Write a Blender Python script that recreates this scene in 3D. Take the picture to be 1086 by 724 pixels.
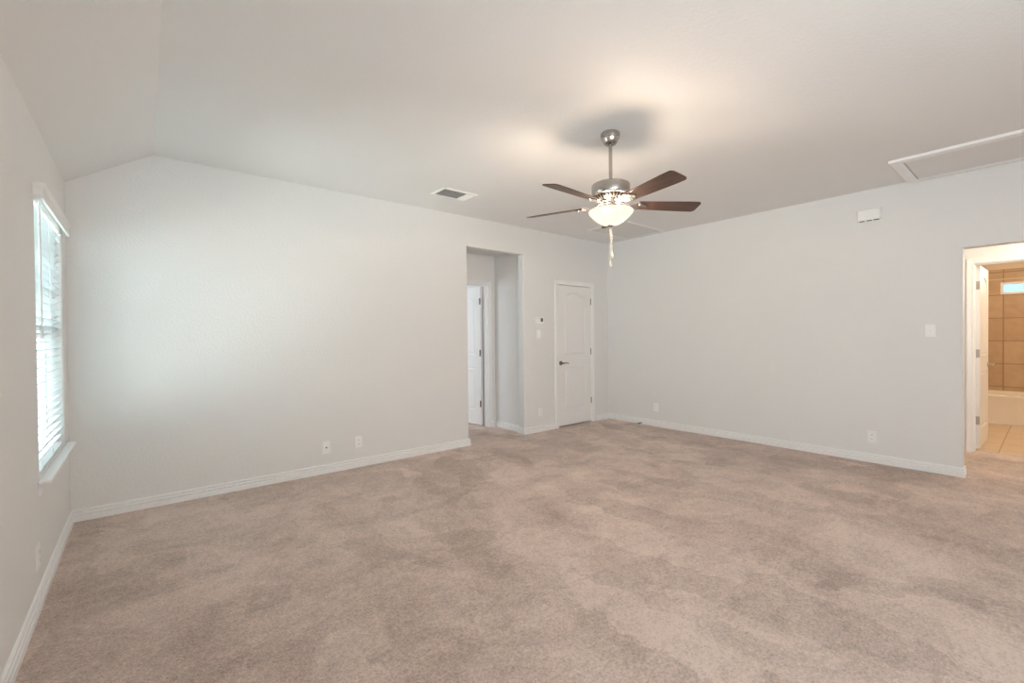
import bpy, bmesh, math, random
from mathutils import Vector, Matrix
random.seed(7)
for o in list(bpy.data.objects):
    bpy.data.objects.remove(o)
SC = bpy.context.scene
COL = SC.collection
PI = math.pi

# ------------------------------------------------------------------ camera
YAW, PITCH, ROLL = 0.6901, 0.0107, -0.0095
FPX = 475.1
cF = Vector((math.sin(YAW) * math.cos(PITCH), math.cos(YAW) * math.cos(PITCH), -math.sin(PITCH)))
r0 = Vector((math.cos(YAW), -math.sin(YAW), 0))
u0 = r0.cross(cF)
cR = r0 * math.cos(ROLL) + u0 * math.sin(ROLL)
cU = -r0 * math.sin(ROLL) + u0 * math.cos(ROLL)
cam_data = bpy.data.cameras.new('camera')
cam = bpy.data.objects.new('camera', cam_data)
COL.objects.link(cam)
cam_data.sensor_width = 36
cam_data.lens = FPX / 1086 * 36
cam_data.clip_start = 0.05
M = Matrix.Identity(4)
for i in range(3):
    M[i][0], M[i][1], M[i][2] = cR[i], cU[i], -cF[i]
M[0][3], M[1][3], M[2][3] = -5.6573, -4.4771, 1.2986
cam.matrix_world = M
SC.camera = cam

# ------------------------------------------------------------------ light + colour management
SKY_STRENGTH = 19.0
FAN_BULB_W = 16.5
BOWL_EMIT = 1.95
BATH_W = 39.0
HALL_W = 22.0
GROUND = 0.95
SIDE_W = 84.0
REAR_W = 22.0
BEDROOM_W = 28.0
SC.view_settings.view_transform = 'Standard'
SC.view_settings.look = 'None'
SC.view_settings.gamma = 1
SC.view_settings.use_curve_mapping = False
SC.view_settings.exposure = 0.07
SC.cycles.use_denoising = True
SC.cycles.use_adaptive_sampling = False
SC.cycles.denoising_prefilter = 'ACCURATE'
SC.cycles.max_bounces = 14
SC.cycles.diffuse_bounces = 8
SC.cycles.transparent_max_bounces = 12
SC.cycles.sample_clamp_indirect = 0

world = bpy.data.worlds.new('world')
SC.world = world
world.use_nodes = True
bg = world.node_tree.nodes['Background']
bg.inputs['Strength'].default_value = SKY_STRENGTH
# bright overcast sky above the horizon, ground below it raised to sky brightness for the window glow
wn = world.node_tree
w_tc = wn.nodes.new('ShaderNodeTexCoord')
w_sp = wn.nodes.new('ShaderNodeSeparateXYZ')
wn.links.new(w_tc.outputs['Generated'], w_sp.inputs[0])
w_mr = wn.nodes.new('ShaderNodeMapRange')
w_mr.inputs['From Min'].default_value = -0.03
w_mr.inputs['From Max'].default_value = 0.03
wn.links.new(w_sp.outputs['Z'], w_mr.inputs['Value'])
w_mx = wn.nodes.new('ShaderNodeMix')
w_mx.data_type = 'RGBA'
w_mx.inputs[6].default_value = (GROUND * 0.85, GROUND, GROUND * 0.95, 1)
w_mx.inputs[7].default_value = (0.66, 0.92, 1.0, 1)
wn.links.new(w_mr.outputs[0], w_mx.inputs[0])
wn.links.new(w_mx.outputs[2], bg.inputs['Color'])


def lamp(name, kind, loc, energy, color=(1, 1, 1), rot=(0, 0, 0), size=None, size_y=None, radius=None, portal=False):
    d = bpy.data.lights.new(name, kind)
    d.energy = energy
    d.color = color
    if kind == 'AREA':
        d.shape = 'RECTANGLE'
        d.size = size
        d.size_y = size_y
        if portal:
            d.cycles.is_portal = True
    elif radius is not None:
        d.shadow_soft_size = radius
    o = bpy.data.objects.new(name, d)
    COL.objects.link(o)
    o.location = loc
    o.rotation_euler = rot
    return o


W = 6.0685          # the left wall stands at x = -W
YE = -3.955         # end of the right wall
REAR = -6.6
CEIL = 2.74
# daylight portal of the left window, two added fill lights behind the camera, bedroom window
lamp('window_daylight', 'AREA', (-W - 0.16, -0.695, 1.34), 1, rot=(0, -PI / 2, 0), size=1.5, size_y=1.05, portal=True)
rl = lamp('rear_fill', 'AREA', (-4.6, -6.3, 1.6), REAR_W, (0.82, 0.96, 1.0), rot=(PI / 2 + 0.28, 0, -0.42), size=2.0, size_y=1.4)  # added fill light; the rear wall has no window
rl.data.spread = math.radians(110)
lamp('side_fill', 'AREA', (-W + 0.02, -5.7, 1.4), SIDE_W, (0.86, 0.95, 1.0), rot=(0, -PI / 2 - 0.3, 0), size=1.5, size_y=1.2)  # added fill light in front of the solid left wall, out of view
lamp('bedroom_daylight', 'AREA', (-4.4, 2.2, 1.5), BEDROOM_W, (0.85, 0.94, 1.0), rot=(0, -PI / 2, 0), size=1.3, size_y=1.2)
lamp('bath_lamp', 'POINT', (2.7, -4.55, 2.1), BATH_W, (1.0, 0.80, 0.58), radius=0.12)
lamp('hall_lamp', 'POINT', (0.7, -4.75, 2.25), HALL_W, (1.0, 0.84, 0.64), radius=0.10)


# ------------------------------------------------------------------ materials
def new_mat(name):
    m = bpy.data.materials.new(name)
    m.use_nodes = True
    nt = m.node_tree
    return m, nt, nt.nodes['Principled BSDF'], nt.nodes['Material Output']


def plain(name, col, rough=0.5, metal=0.0, spec=0.5, noise=0.0, nscale=30.0):
    m, nt, b, out = new_mat(name)
    b.inputs['Base Color'].default_value = (*col, 1)
    b.inputs['Roughness'].default_value = rough
    b.inputs['Metallic'].default_value = metal
    b.inputs['Specular IOR Level'].default_value = spec
    if noise:
        tc = nt.nodes.new('ShaderNodeTexCoord')
        n = nt.nodes.new('ShaderNodeTexNoise')
        n.inputs['Scale'].default_value = nscale
        nt.links.new(tc.outputs['Object'], n.inputs['Vector'])
        bp = nt.nodes.new('ShaderNodeBump')
        bp.inputs['Strength'].default_value = noise
        bp.inputs['Distance'].default_value = 0.002
        nt.links.new(n.outputs['Fac'], bp.inputs['Height'])
        nt.links.new(bp.outputs['Normal'], b.inputs['Normal'])
    return m


def paint(name, col, strength=0.35):
    """orange-peel textured wall paint"""
    m, nt, b, out = new_mat(name)
    b.inputs['Roughness'].default_value = 0.62
    b.inputs['Specular IOR Level'].default_value = 0.3
    tc = nt.nodes.new('ShaderNodeTexCoord')
    n = nt.nodes.new('ShaderNodeTexNoise')
    n.inputs['Scale'].default_value = 55
    n.inputs['Detail'].default_value = 3
    n.inputs['Roughness'].default_value = 0.55
    nt.links.new(tc.outputs['Object'], n.inputs['Vector'])
    cr = nt.nodes.new('ShaderNodeValToRGB')
    cr.color_ramp.elements[0].position = 0.42
    cr.color_ramp.elements[1].position = 0.62
    nt.links.new(n.outputs['Fac'], cr.inputs['Fac'])
    bp = nt.nodes.new('ShaderNodeBump')
    bp.inputs['Strength'].default_value = strength
    bp.inputs['Distance'].default_value = 0.002
    nt.links.new(cr.outputs['Color'], bp.inputs['Height'])
    nt.links.new(bp.outputs['Normal'], b.inputs['Normal'])
    n2 = nt.nodes.new('ShaderNodeTexNoise')
    n2.inputs['Scale'].default_value = 2.0
    nt.links.new(tc.outputs['Object'], n2.inputs['Vector'])
    mx = nt.nodes.new('ShaderNodeMix')
    mx.data_type = 'RGBA'
    mx.inputs[6].default_value = (col[0] * 0.985, col[1] * 0.985, col[2] * 0.985, 1)
    mx.inputs[7].default_value = (min(1, col[0] * 1.015), min(1, col[1] * 1.015), min(1, col[2] * 1.015), 1)
    nt.links.new(n2.outputs['Fac'], mx.inputs[0])
    nt.links.new(mx.outputs[2], b.inputs['Base Color'])
    return m


def carpet_mat():
    m, nt, b, out = new_mat('carpet')
    L = nt.links.new
    N = nt.nodes.new
    b.inputs['Roughness'].default_value = 1.0
    b.inputs['Specular IOR Level'].default_value = 0.05
    b.inputs['Sheen Weight'].default_value = 0.45
    b.inputs['Sheen Roughness'].default_value = 0.6
    tc = N('ShaderNodeTexCoord')

    def noise(scale, detail, rough=0.5, vec=None, dist=0.0):
        n = N('ShaderNodeTexNoise')
        n.inputs['Scale'].default_value = scale
        n.inputs['Detail'].default_value = detail
        n.inputs['Roughness'].default_value = rough
        n.inputs['Distortion'].default_value = dist
        L(vec if vec else tc.outputs['Object'], n.inputs['Vector'])
        return n.outputs['Fac']

    def ramp(fac, lo, hi, a=0.0, c=1.0):
        r = N('ShaderNodeMapRange')
        r.inputs['From Min'].default_value = lo
        r.inputs['From Max'].default_value = hi
        r.inputs['To Min'].default_value = a
        r.inputs['To Max'].default_value = c
        L(fac, r.inputs['Value'])
        return r.outputs['Result']

    def math2(op, a, c):
        n = N('ShaderNodeMath')
        n.operation = op
        for i, v in enumerate((a, c)):
            if isinstance(v, float):
                n.inputs[i].default_value = v
            else:
                L(v, n.inputs[i])
        return n.outputs[0]
    # nap brushed this way and that (vacuum strokes, foot marks)
    mp = N('ShaderNodeMapping')
    mp.inputs['Rotation'].default_value = (0, 0, 0.5)
    mp.inputs['Scale'].default_value = (1.0, 1.5, 1)
    L(tc.outputs['Object'], mp.inputs['Vector'])
    strokes = ramp(noise(1.9, 6, 0.68, mp.outputs['Vector'], 0.9), 0.38, 0.62)

    def nap(scale, rot, sx, sy, warp):
        """patches of pile brushed one way, with fairly crisp edges"""
        q = N('ShaderNodeMapping')
        q.inputs['Rotation'].default_value = (0, 0, rot)
        q.inputs['Scale'].default_value = (sx, sy, 1)
        nz = N('ShaderNodeTexNoise')
        nz.inputs['Scale'].default_value = 5.0
        nz.inputs['Detail'].default_value = 4
        L(tc.outputs['Object'], nz.inputs['Vector'])
        va = N('ShaderNodeVectorMath')
        va.operation = 'MULTIPLY_ADD'
        va.inputs[1].default_value = (warp, warp, 0)
        L(nz.outputs['Color'], va.inputs[0])
        L(tc.outputs['Object'], va.inputs[2])
        L(va.outputs[0], q.inputs['Vector'])
        v = N('ShaderNodeTexVoronoi')
        v.feature = 'F1'
        v.inputs['Scale'].default_value = scale
        L(q.outputs['Vector'], v.inputs['Vector'])
        sp = N('ShaderNodeSeparateColor')
        L(v.outputs['Color'], sp.inputs[0])
        return sp.outputs[0]
    nap1 = nap(1.6, 0.25, 2.1, 0.8, 0.30)
    nap2 = nap(2.6, -0.6, 1.5, 0.8, 0.20)
    patches = ramp(noise(0.7, 2, 0.5), 0.35, 0.65)
    mid = ramp(noise(13, 5, 0.75, None, 0.4), 0.32, 0.68)
    tuft = ramp(noise(95, 3, 0.75, None, 0.5), 0.40, 0.60)
    tuft2 = ramp(noise(42, 3, 0.75), 0.38, 0.62)
    s = math2('ADD', math2('MULTIPLY', strokes, 0.17), math2('MULTIPLY', patches, 0.12))
    s = math2('ADD', s, math2('MULTIPLY', nap1, 0.15))
    s = math2('ADD', s, math2('MULTIPLY', nap2, 0.11))
    s = math2('ADD', s, math2('MULTIPLY', mid, 0.13))
    s = math2('ADD', s, math2('MULTIPLY', tuft, 0.20))
    s = math2('ADD', s, math2('MULTIPLY', tuft2, 0.14))
    s = math2('ADD', math2('MULTIPLY', math2('SUBTRACT', s, 0.47), 2.1), 0.5)
    mx = N('ShaderNodeMix')
    mx.data_type = 'RGBA'
    mx.inputs[6].default_value = (0.42, 0.290, 0.228, 1)
    mx.inputs[7].default_value = (0.96, 0.765, 0.66, 1)
    L(s, mx.inputs[0])
    L(mx.outputs[2], b.inputs['Base Color'])
    bp = N('ShaderNodeBump')
    bp.inputs['Strength'].default_value = 0.9
    bp.inputs['Distance'].default_value = 0.008
    hsum = math2('ADD', math2('MULTIPLY', tuft, 0.5), math2('MULTIPLY', tuft2, 0.5))
    hsum = math2('ADD', hsum, math2('MULTIPLY', mid, 0.5))
    L(hsum, bp.inputs['Height'])
    L(bp.outputs['Normal'], b.inputs['Normal'])
    return m


def wood_mat():
    m, nt, b, out = new_mat('dark_walnut')
    tc = nt.nodes.new('ShaderNodeTexCoord')
    mp = nt.nodes.new('ShaderNodeMapping')
    mp.inputs['Scale'].default_value = (2.5, 34, 10)
    nt.links.new(tc.outputs['Object'], mp.inputs['Vector'])
    n = nt.nodes.new('ShaderNodeTexNoise')
    n.inputs['Scale'].default_value = 2.2
    n.inputs['Detail'].default_value = 5
    n.inputs['Distortion'].default_value = 0.6
    nt.links.new(mp.outputs['Vector'], n.inputs['Vector'])
    cr = nt.nodes.new('ShaderNodeValToRGB')
    e = cr.color_ramp.elements
    e[0].position, e[0].color = 0.3, (0.040, 0.022, 0.017, 1)
    e[1].position, e[1].color = 0.72, (0.13, 0.068, 0.047, 1)
    nt.links.new(n.outputs['Fac'], cr.inputs['Fac'])
    nt.links.new(cr.outputs['Color'], b.inputs['Base Color'])
    b.inputs['Roughness'].default_value = 0.42
    return m


def tile_mat(name, c1, c2, grout, size, axes, off, gw=0.006, rough=0.35):
    """square tiles laid on a grid along two object axes"""
    m, nt, b, out = new_mat(name)
    L = nt.links.new
    N = nt.nodes.new
    tc = N('ShaderNodeTexCoord')
    sp = N('ShaderNodeSeparateXYZ')
    L(tc.outputs['Object'], sp.inputs['Vector'])
    masks = []
    cells = []
    for k, ax in enumerate(axes):
        a = N('ShaderNodeMath'); a.operation = 'SUBTRACT'; a.inputs[1].default_value = off[k]
        L(sp.outputs[ax], a.inputs[0])
        d = N('ShaderNodeMath'); d.operation = 'DIVIDE'; d.inputs[1].default_value = size[k]
        L(a.outputs[0], d.inputs[0])
        f = N('ShaderNodeMath'); f.operation = 'FRACT'
        L(d.outputs[0], f.inputs[0])
        c = N('ShaderNodeMath'); c.operation = 'COMPARE'; c.inputs[1].default_value = 0.5
        c.inputs[2].default_value = 0.5 - gw / size[k]
        L(f.outputs[0], c.inputs[0])
        masks.append(c.outputs[0])
        fl = N('ShaderNodeMath'); fl.operation = 'FLOOR'
        L(d.outputs[0], fl.inputs[0])
        cells.append(fl.outputs[0])
    mm = N('ShaderNodeMath'); mm.operation = 'MULTIPLY'
    L(masks[0], mm.inputs[0]); L(masks[1], mm.inputs[1])
    cx = N('ShaderNodeCombineXYZ')
    L(cells[0], cx.inputs[0]); L(cells[1], cx.inputs[1])
    wn = N('ShaderNodeTexWhiteNoise')
    L(cx.outputs[0], wn.inputs['Vector'])
    n = N('ShaderNodeTexNoise')
    n.inputs['Scale'].default_value = 7
    n.inputs['Detail'].default_value = 6
    n.inputs['Distortion'].default_value = 0.8
    L(tc.outputs['Object'], n.inputs['Vector'])
    av = N('ShaderNodeMath'); av.operation = 'MULTIPLY_ADD'; av.inputs[1].default_value = 0.3
    L(wn.outputs['Value'], av.inputs[0])
    nn = N('ShaderNodeMath'); nn.operation = 'MULTIPLY'; nn.inputs[1].default_value = 0.75
    L(n.outputs['Fac'], nn.inputs[0])
    L(nn.outputs[0], av.inputs[2])
    mx = N('ShaderNodeMix'); mx.data_type = 'RGBA'
    mx.inputs[6].default_value = (*c1, 1)
    mx.inputs[7].default_value = (*c2, 1)
    L(av.outputs[0], mx.inputs[0])
    m2 = N('ShaderNodeMix'); m2.data_type = 'RGBA'
    m2.inputs[6].default_value = (*grout, 1)
    L(mm.outputs[0], m2.inputs[0])
    L(mx.outputs[2], m2.inputs[7])
    L(m2.outputs[2], b.inputs['Base Color'])
    b.inputs['Roughness'].default_value = rough
    bp = N('ShaderNodeBump')
    bp.inputs['Strength'].default_value = 0.5
    bp.inputs['Distance'].default_value = 0.003
    L(mm.outputs[0], bp.inputs['Height'])
    L(bp.outputs['Normal'], b.inputs['Normal'])
    return m


def clear_glass(name, tint=(1, 1, 1)):
    m, nt, b, out = new_mat(name)
    nt.nodes.remove(b)
    tr = nt.nodes.new('ShaderNodeBsdfTransparent')
    tr.inputs['Color'].default_value = (*tint, 1)
    gl = nt.nodes.new('ShaderNodeBsdfGlossy')
    gl.inputs['Roughness'].default_value = 0.02
    fr = nt.nodes.new('ShaderNodeFresnel')
    mx = nt.nodes.new('ShaderNodeMixShader')
    nt.links.new(fr.outputs[0], mx.inputs[0])
    nt.links.new(tr.outputs[0], mx.inputs[1])
    nt.links.new(gl.outputs[0], mx.inputs[2])
    nt.links.new(mx.outputs[0], out.inputs['Surface'])
    return m


def bowl_mat():
    """frosted alabaster shade glowing with the bulbs inside it"""
    m, nt, b, out = new_mat('lit_frosted_glass')
    nt.nodes.remove(b)
    tc = nt.nodes.new('ShaderNodeTexCoord')
    n = nt.nodes.new('ShaderNodeTexNoise')
    n.inputs['Scale'].default_value = 9
    n.inputs['Detail'].default_value = 3
    n.inputs['Distortion'].default_value = 1.5
    nt.links.new(tc.outputs['Object'], n.inputs['Vector'])
    cr = nt.nodes.new('ShaderNodeValToRGB')
    e = cr.color_ramp.elements
    e[0].position, e[0].color = 0.35, (1.0, 0.84, 0.64, 1)
    e[1].position, e[1].color = 0.65, (1.0, 0.93, 0.80, 1)
    nt.links.new(n.outputs['Fac'], cr.inputs['Fac'])
    em = nt.nodes.new('ShaderNodeEmission')
    em.inputs['Strength'].default_value = BOWL_EMIT
    nt.links.new(cr.outputs['Color'], em.inputs['Color'])
    tr = nt.nodes.new('ShaderNodeBsdfTransparent')
    tr.inputs['Color'].default_value = (1.0, 0.95, 0.88, 1)
    mx = nt.nodes.new('ShaderNodeMixShader')
    mx.inputs[0].default_value = 0.76
    nt.links.new(em.outputs[0], mx.inputs[1])
    nt.links.new(tr.outputs[0], mx.inputs[2])
    nt.links.new(mx.outputs[0], out.inputs['Surface'])
    return m


def slat_mat():
    m, nt, b, out = new_mat('white_slat')
    b.inputs['Base Color'].default_value = (0.66, 0.67, 0.67, 1)
    b.inputs['Roughness'].default_value = 0.4
    tl = nt.nodes.new('ShaderNodeBsdfTranslucent')
    tl.inputs['Color'].default_value = (0.85, 0.9, 0.92, 1)
    mx = nt.nodes.new('ShaderNodeMixShader')
    mx.inputs[0].default_value = 0.06
    nt.links.new(b.outputs[0], mx.inputs[1])
    nt.links.new(tl.outputs[0], mx.inputs[2])
    nt.links.new(mx.outputs[0], out.inputs['Surface'])
    return m


def brushed():
    m, nt, b, out = new_mat('brushed_nickel')
    b.inputs['Base Color'].default_value = (0.44, 0.41, 0.385, 1)
    b.inputs['Metallic'].default_value = 1
    b.inputs['Roughness'].default_value = 0.27
    b.inputs['Anisotropic'].default_value = 0.5
    return m


MW = paint('wall_paint', (0.80, 0.80, 0.795))
MC = paint('ceiling_paint', (0.80, 0.80, 0.797), 0.3)
MCAR = carpet_mat()
MT = plain('white_trim', (0.90, 0.90, 0.90), 0.35)
MDOOR = plain('white_door_paint', (0.86, 0.855, 0.85), 0.4, noise=0.08, nscale=60)
MPLATE = plain('white_plastic', (0.92, 0.92, 0.91), 0.35)
MDARK = plain('dark_slot', (0.03, 0.03, 0.03), 0.6)
MSCREEN = plain('lcd_screen', (0.10, 0.11, 0.10), 0.2)
MNI = brushed()
MSN = plain('satin_nickel', (0.50, 0.47, 0.44), 0.35, metal=1)
MDN = plain('dark_nickel', (0.22, 0.20, 0.18), 0.35, metal=1)
MWOOD = wood_mat()
MBOWL = bowl_mat()
MSLAT = slat_mat()
MBLIND = plain('blind_white', (0.85, 0.85, 0.84), 0.4)
MCORD = plain('white_cord', (0.8, 0.8, 0.78), 0.7)
MVINYL = plain('window_vinyl', (0.72, 0.74, 0.74), 0.4)
MGLASS = clear_glass('window_glass')
MOBSCURE = clear_glass('obscure_glass', (0.235, 0.242, 0.25))
MRUB = plain('black_rubber', (0.02, 0.02, 0.02), 0.6)
MVENT = plain('vent_white', (0.90, 0.90, 0.89), 0.4)
MDUCT = plain('duct_dark', (0.05, 0.05, 0.055), 0.8)
MGRILLE = plain('grille_white', (0.70, 0.69, 0.67), 0.45)
MTUB = plain('tub_acrylic', (0.82, 0.78, 0.70), 0.2)
MBATHWALL = paint('bath_wall_paint', (0.70, 0.60, 0.47))
MFLTILE = tile_mat('floor_tile', (0.56, 0.44, 0.31), (0.72, 0.60, 0.45), (0.36, 0.27, 0.19),
                   (0.46, 0.46), (0, 1), (2.03, -4.095), 0.005)
MWTILE = tile_mat('wall_tile', (0.38, 0.26, 0.15), (0.60, 0.44, 0.28), (0.30, 0.20, 0.12),
                  (0.345, 0.345), (1, 2), (-3.985, 0.475 - 0.345), 0.006)
MCHAIN = plain('chain_metal', (0.85, 0.78, 0.66), 0.35, metal=0.3)


# ------------------------------------------------------------------ mesh helpers
def obj(name, bm, mats, parent=None, smooth=False, bevel=None, loc=None, rot=None, seg=2):
    bmesh.ops.recalc_face_normals(bm, faces=bm.faces[:])
    me = bpy.data.meshes.new(name)
    bm.to_mesh(me)
    bm.free()
    for m in (mats if isinstance(mats, (list, tuple)) else [mats]):
        me.materials.append(m)
    o = bpy.data.objects.new(name, me)
    COL.objects.link(o)
    if parent:
        o.parent = parent
    if loc is not None:
        o.location = loc
    if rot is not None:
        o.rotation_euler = rot
    if smooth:
        for p in me.polygons:
            p.use_smooth = True
    if bevel:
        md = o.modifiers.new('bevel', 'BEVEL')
        md.width = bevel
        md.segments = seg
        md.limit_method = 'ANGLE'
        md.angle_limit = math.radians(40)
    if smooth and smooth != 'all':
        try:
            me.set_sharp_from_angle(angle=math.radians(35))
        except Exception:
            pass
    return o


def box(bm, x0, x1, y0, y1, z0, z1, mi=0):
    v = [bm.verts.new((x, y, z)) for x in (x0, x1) for y in (y0, y1) for z in (z0, z1)]
    for q in ((0, 1, 3, 2), (4, 6, 7, 5), (0, 4, 5, 1), (2, 3, 7, 6), (0, 2, 6, 4), (1, 5, 7, 3)):
        f = bm.faces.new([v[i] for i in q])
        f.material_index = mi
    return v


def bx(*a, **k):
    bm = bmesh.new()
    box(bm, *a, **k)
    return bm


def lathe(bm, prof, n=32, cx=0, cy=0, mi=0, axis='z', cap=True):
    rings = []
    for r, h in prof:
        ring = []
        for i in range(n):
            a = 2 * PI * i / n
            p = (r * math.cos(a), r * math.sin(a), h)
            if axis == 'y':
                p = (p[0], h, p[1])
            elif axis == 'x':
                p = (h, p[0], p[1])
            ring.append(bm.verts.new((p[0] + (cx if axis != 'x' else 0), p[1] + (cy if axis == 'z' else 0), p[2])))
        rings.append(ring)
    for a, c in zip(rings, rings[1:]):
        for i in range(n):
            f = bm.faces.new((a[i], a[(i + 1) % n], c[(i + 1) % n], c[i]))
            f.material_index = mi
    if cap:
        for ring in (rings[0], rings[-1]):
            f = bm.faces.new(ring)
            f.material_index = mi
    return rings


def tube(bm, pts, r, n=10, mi=0):
    pts = [Vector(p) for p in pts]
    rad = r if isinstance(r, (list, tuple)) else [r] * len(pts)
    rings = []
    for i, p in enumerate(pts):
        t = (pts[min(i + 1, len(pts) - 1)] - pts[max(i - 1, 0)]).normalized()
        a = t.cross(Vector((0, 0, 1)))
        if a.length < 1e-3:
            a = t.cross(Vector((1, 0, 0)))
        a.normalize()
        b = t.cross(a)
        rings.append([bm.verts.new(p + (a * math.cos(2 * PI * k / n) + b * math.sin(2 * PI * k / n)) * rad[i]) for k in range(n)])
    for a, c in zip(rings, rings[1:]):
        for k in range(n):
            f = bm.faces.new((a[k], a[(k + 1) % n], c[(k + 1) % n], c[k]))
            f.material_index = mi
    for ring in (rings[0], rings[-1]):
        bm.faces.new(ring).material_index = mi


def sweep(path, prof, fmap):
    """sweep a profile (offset to the right of travel, height) along a 2-D path with mitred corners"""
    bm = bmesh.new()
    n = len(path)
    rings = []
    for i in range(n):
        p = Vector(path[i])
        d0 = (Vector(path[i]) - Vector(path[i - 1])).normalized() if i else None
        d1 = (Vector(path[i + 1]) - Vector(path[i])).normalized() if i < n - 1 else None
        if d0 is None:
            d0 = d1
        if d1 is None:
            d1 = d0
        n0 = Vector((d0.y, -d0.x))
        n1 = Vector((d1.y, -d1.x))
        mi = (n0 + n1)
        mi = mi / (1 + n0.dot(n1))
        rings.append([bm.verts.new(fmap(p.x + mi.x * o, p.y + mi.y * o, h)) for o, h in prof])
    k = len(prof)
    for a, c in zip(rings, rings[1:]):
        for j in range(k):
            bm.faces.new((a[j], a[(j + 1) % k], c[(j + 1) % k], c[j]))
    bm.faces.new(rings[0])
    bm.faces.new(rings[-1])
    return bm


def wall_grid(us, zs, holes, fmap, t, round_holes=(), rad=0.016):
    """wall with rectangular holes (u0,u1,z0,z1), extruded to depth t; fmap(u, z, depth); bullnose hole edges"""
    us = sorted(set(us) | {h[0] for h in holes} | {h[1] for h in holes})
    zs = sorted(set(zs) | {h[2] for h in holes} | {h[3] for h in holes})
    bm = bmesh.new()
    V = {}

    def v(i, j, s):
        key = (i, j, s)
        if key not in V:
            V[key] = bm.verts.new(fmap(us[i], zs[j], t * s))
        return V[key]

    def solid(i, j):
        if i < 0 or j < 0 or i >= len(us) - 1 or j >= len(zs) - 1:
            return False
        u, z = (us[i] + us[i + 1]) / 2, (zs[j] + zs[j + 1]) / 2
        return not any(h[0] < u < h[1] and h[2] < z < h[3] for h in holes)
    for i in range(len(us) - 1):
        for j in range(len(zs) - 1):
            if not solid(i, j):
                continue
            for s in (0, 1):
                bm.faces.new((v(i, j, s), v(i + 1, j, s), v(i + 1, j + 1, s), v(i, j + 1, s)))
            for (di, dj, a, c) in ((-1, 0, (i, j), (i, j + 1)), (1, 0, (i + 1, j), (i + 1, j + 1)),
                                   (0, -1, (i, j), (i + 1, j)), (0, 1, (i, j + 1), (i + 1, j + 1))):
                if not solid(i + di, j + dj):
                    bm.faces.new((v(*a, 0), v(*c, 0), v(*c, 1), v(*a, 1)))
    if round_holes:
        ed = []
        for h in round_holes:
            for (i, j, s), vv in V.items():
                for e in vv.link_edges:
                    o = e.other_vert(vv)
                    ko = next(k for k, x in V.items() if x is o)
                    if ko[2] != s or s not in (0, 1):
                        continue
                    ins = lambda kk: h[0] - 1e-6 <= us[kk[0]] <= h[1] + 1e-6 and h[2] - 1e-6 <= zs[kk[1]] <= h[3] + 1e-6
                    if ins((i, j)) and ins(ko) and len(e.link_faces) == 2:
                        n0, n1 = [f.normal for f in e.link_faces]
                        e.link_faces[0].normal_update(); e.link_faces[1].normal_update()
                        if abs(e.link_faces[0].normal.dot(e.link_faces[1].normal)) < 0.1 and e not in ed:
                            if not (zs[j] <= 0.0 and zs[ko[1]] <= 0.0):
                                ed.append(e)
        bmesh.ops.recalc_face_normals(bm, faces=bm.faces[:])
        bmesh.ops.bevel(bm, geom=ed, offset=rad, segments=4, profile=0.5, affect='EDGES')
    return bm


def struct(name, bm, m, parent=None, **k):
    o = obj(name, bm, m, parent, **k)
    if parent is None:
        o['kind'] = 'structure'
    return o


def thing(name, label, cat, loc=(0, 0, 0), rot=(0, 0, 0), group=None):
    o = bpy.data.objects.new(name, None)
    COL.objects.link(o)
    o.empty_display_size = 0.05
    o.location = loc
    o.rotation_euler = rot
    o['label'] = label
    o['category'] = cat
    if group:
        o['group'] = group
    return o


def dup(root, label, loc=None, rot=None):
    r = root.copy()
    COL.objects.link(r)
    r['label'] = label
    if loc is not None:
        r.location = loc
    if rot is not None:
        r.rotation_euler = rot
    for ch in list(root.children):
        c = ch.copy()
        COL.objects.link(c)
        c.parent = r
        for g in list(ch.children):
            d = g.copy()
            COL.objects.link(d)
            d.parent = c
    return r


# ------------------------------------------------------------------ room shell
WY0, WY1, WZ0, WZ1 = -1.195, -0.195, 0.60, 2.075         # window on the left wall
OX0, OX1, OZ = -2.645, -1.755, 2.385                      # opening on the back wall
CX0, CX1, CZ = -1.135, -0.393, 2.052                      # closet door rough opening (jamb inside)
TA = 0.13

# floors
bm = bmesh.new()
box(bm, -6.6, 1.40, REAR - 0.3, 3.6, -0.08, 0)
struct('floor', bm, MCAR)
struct('floor_bath', bx(1.40, 4.5, -5.9, -2.8, -0.08, 0.001), MFLTILE)

# ceiling: flat field plus the sloped strip along the window wall
bm = bmesh.new()
RX, ZL = -5.571, 2.427
sl = (CEIL - ZL) / (RX + W)
xo = -W - 0.2
zo = ZL - sl * 0.2
pr = [(xo, zo), (RX, CEIL), (0.14, CEIL), (0.14, CEIL + 0.12), (RX - 0.05, CEIL + 0.12), (xo, zo + 0.12)]
lo = [bm.verts.new((x, REAR - 0.2, z)) for x, z in pr]
hi = [bm.verts.new((x, 0.15, z)) for x, z in pr]
for i in range(len(pr)):
    j = (i + 1) % len(pr)
    bm.faces.new((lo[i], lo[j], hi[j], hi[i]))
bm.faces.new(lo)
bm.faces.new(hi)
struct('ceiling', bm, MC)

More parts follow.
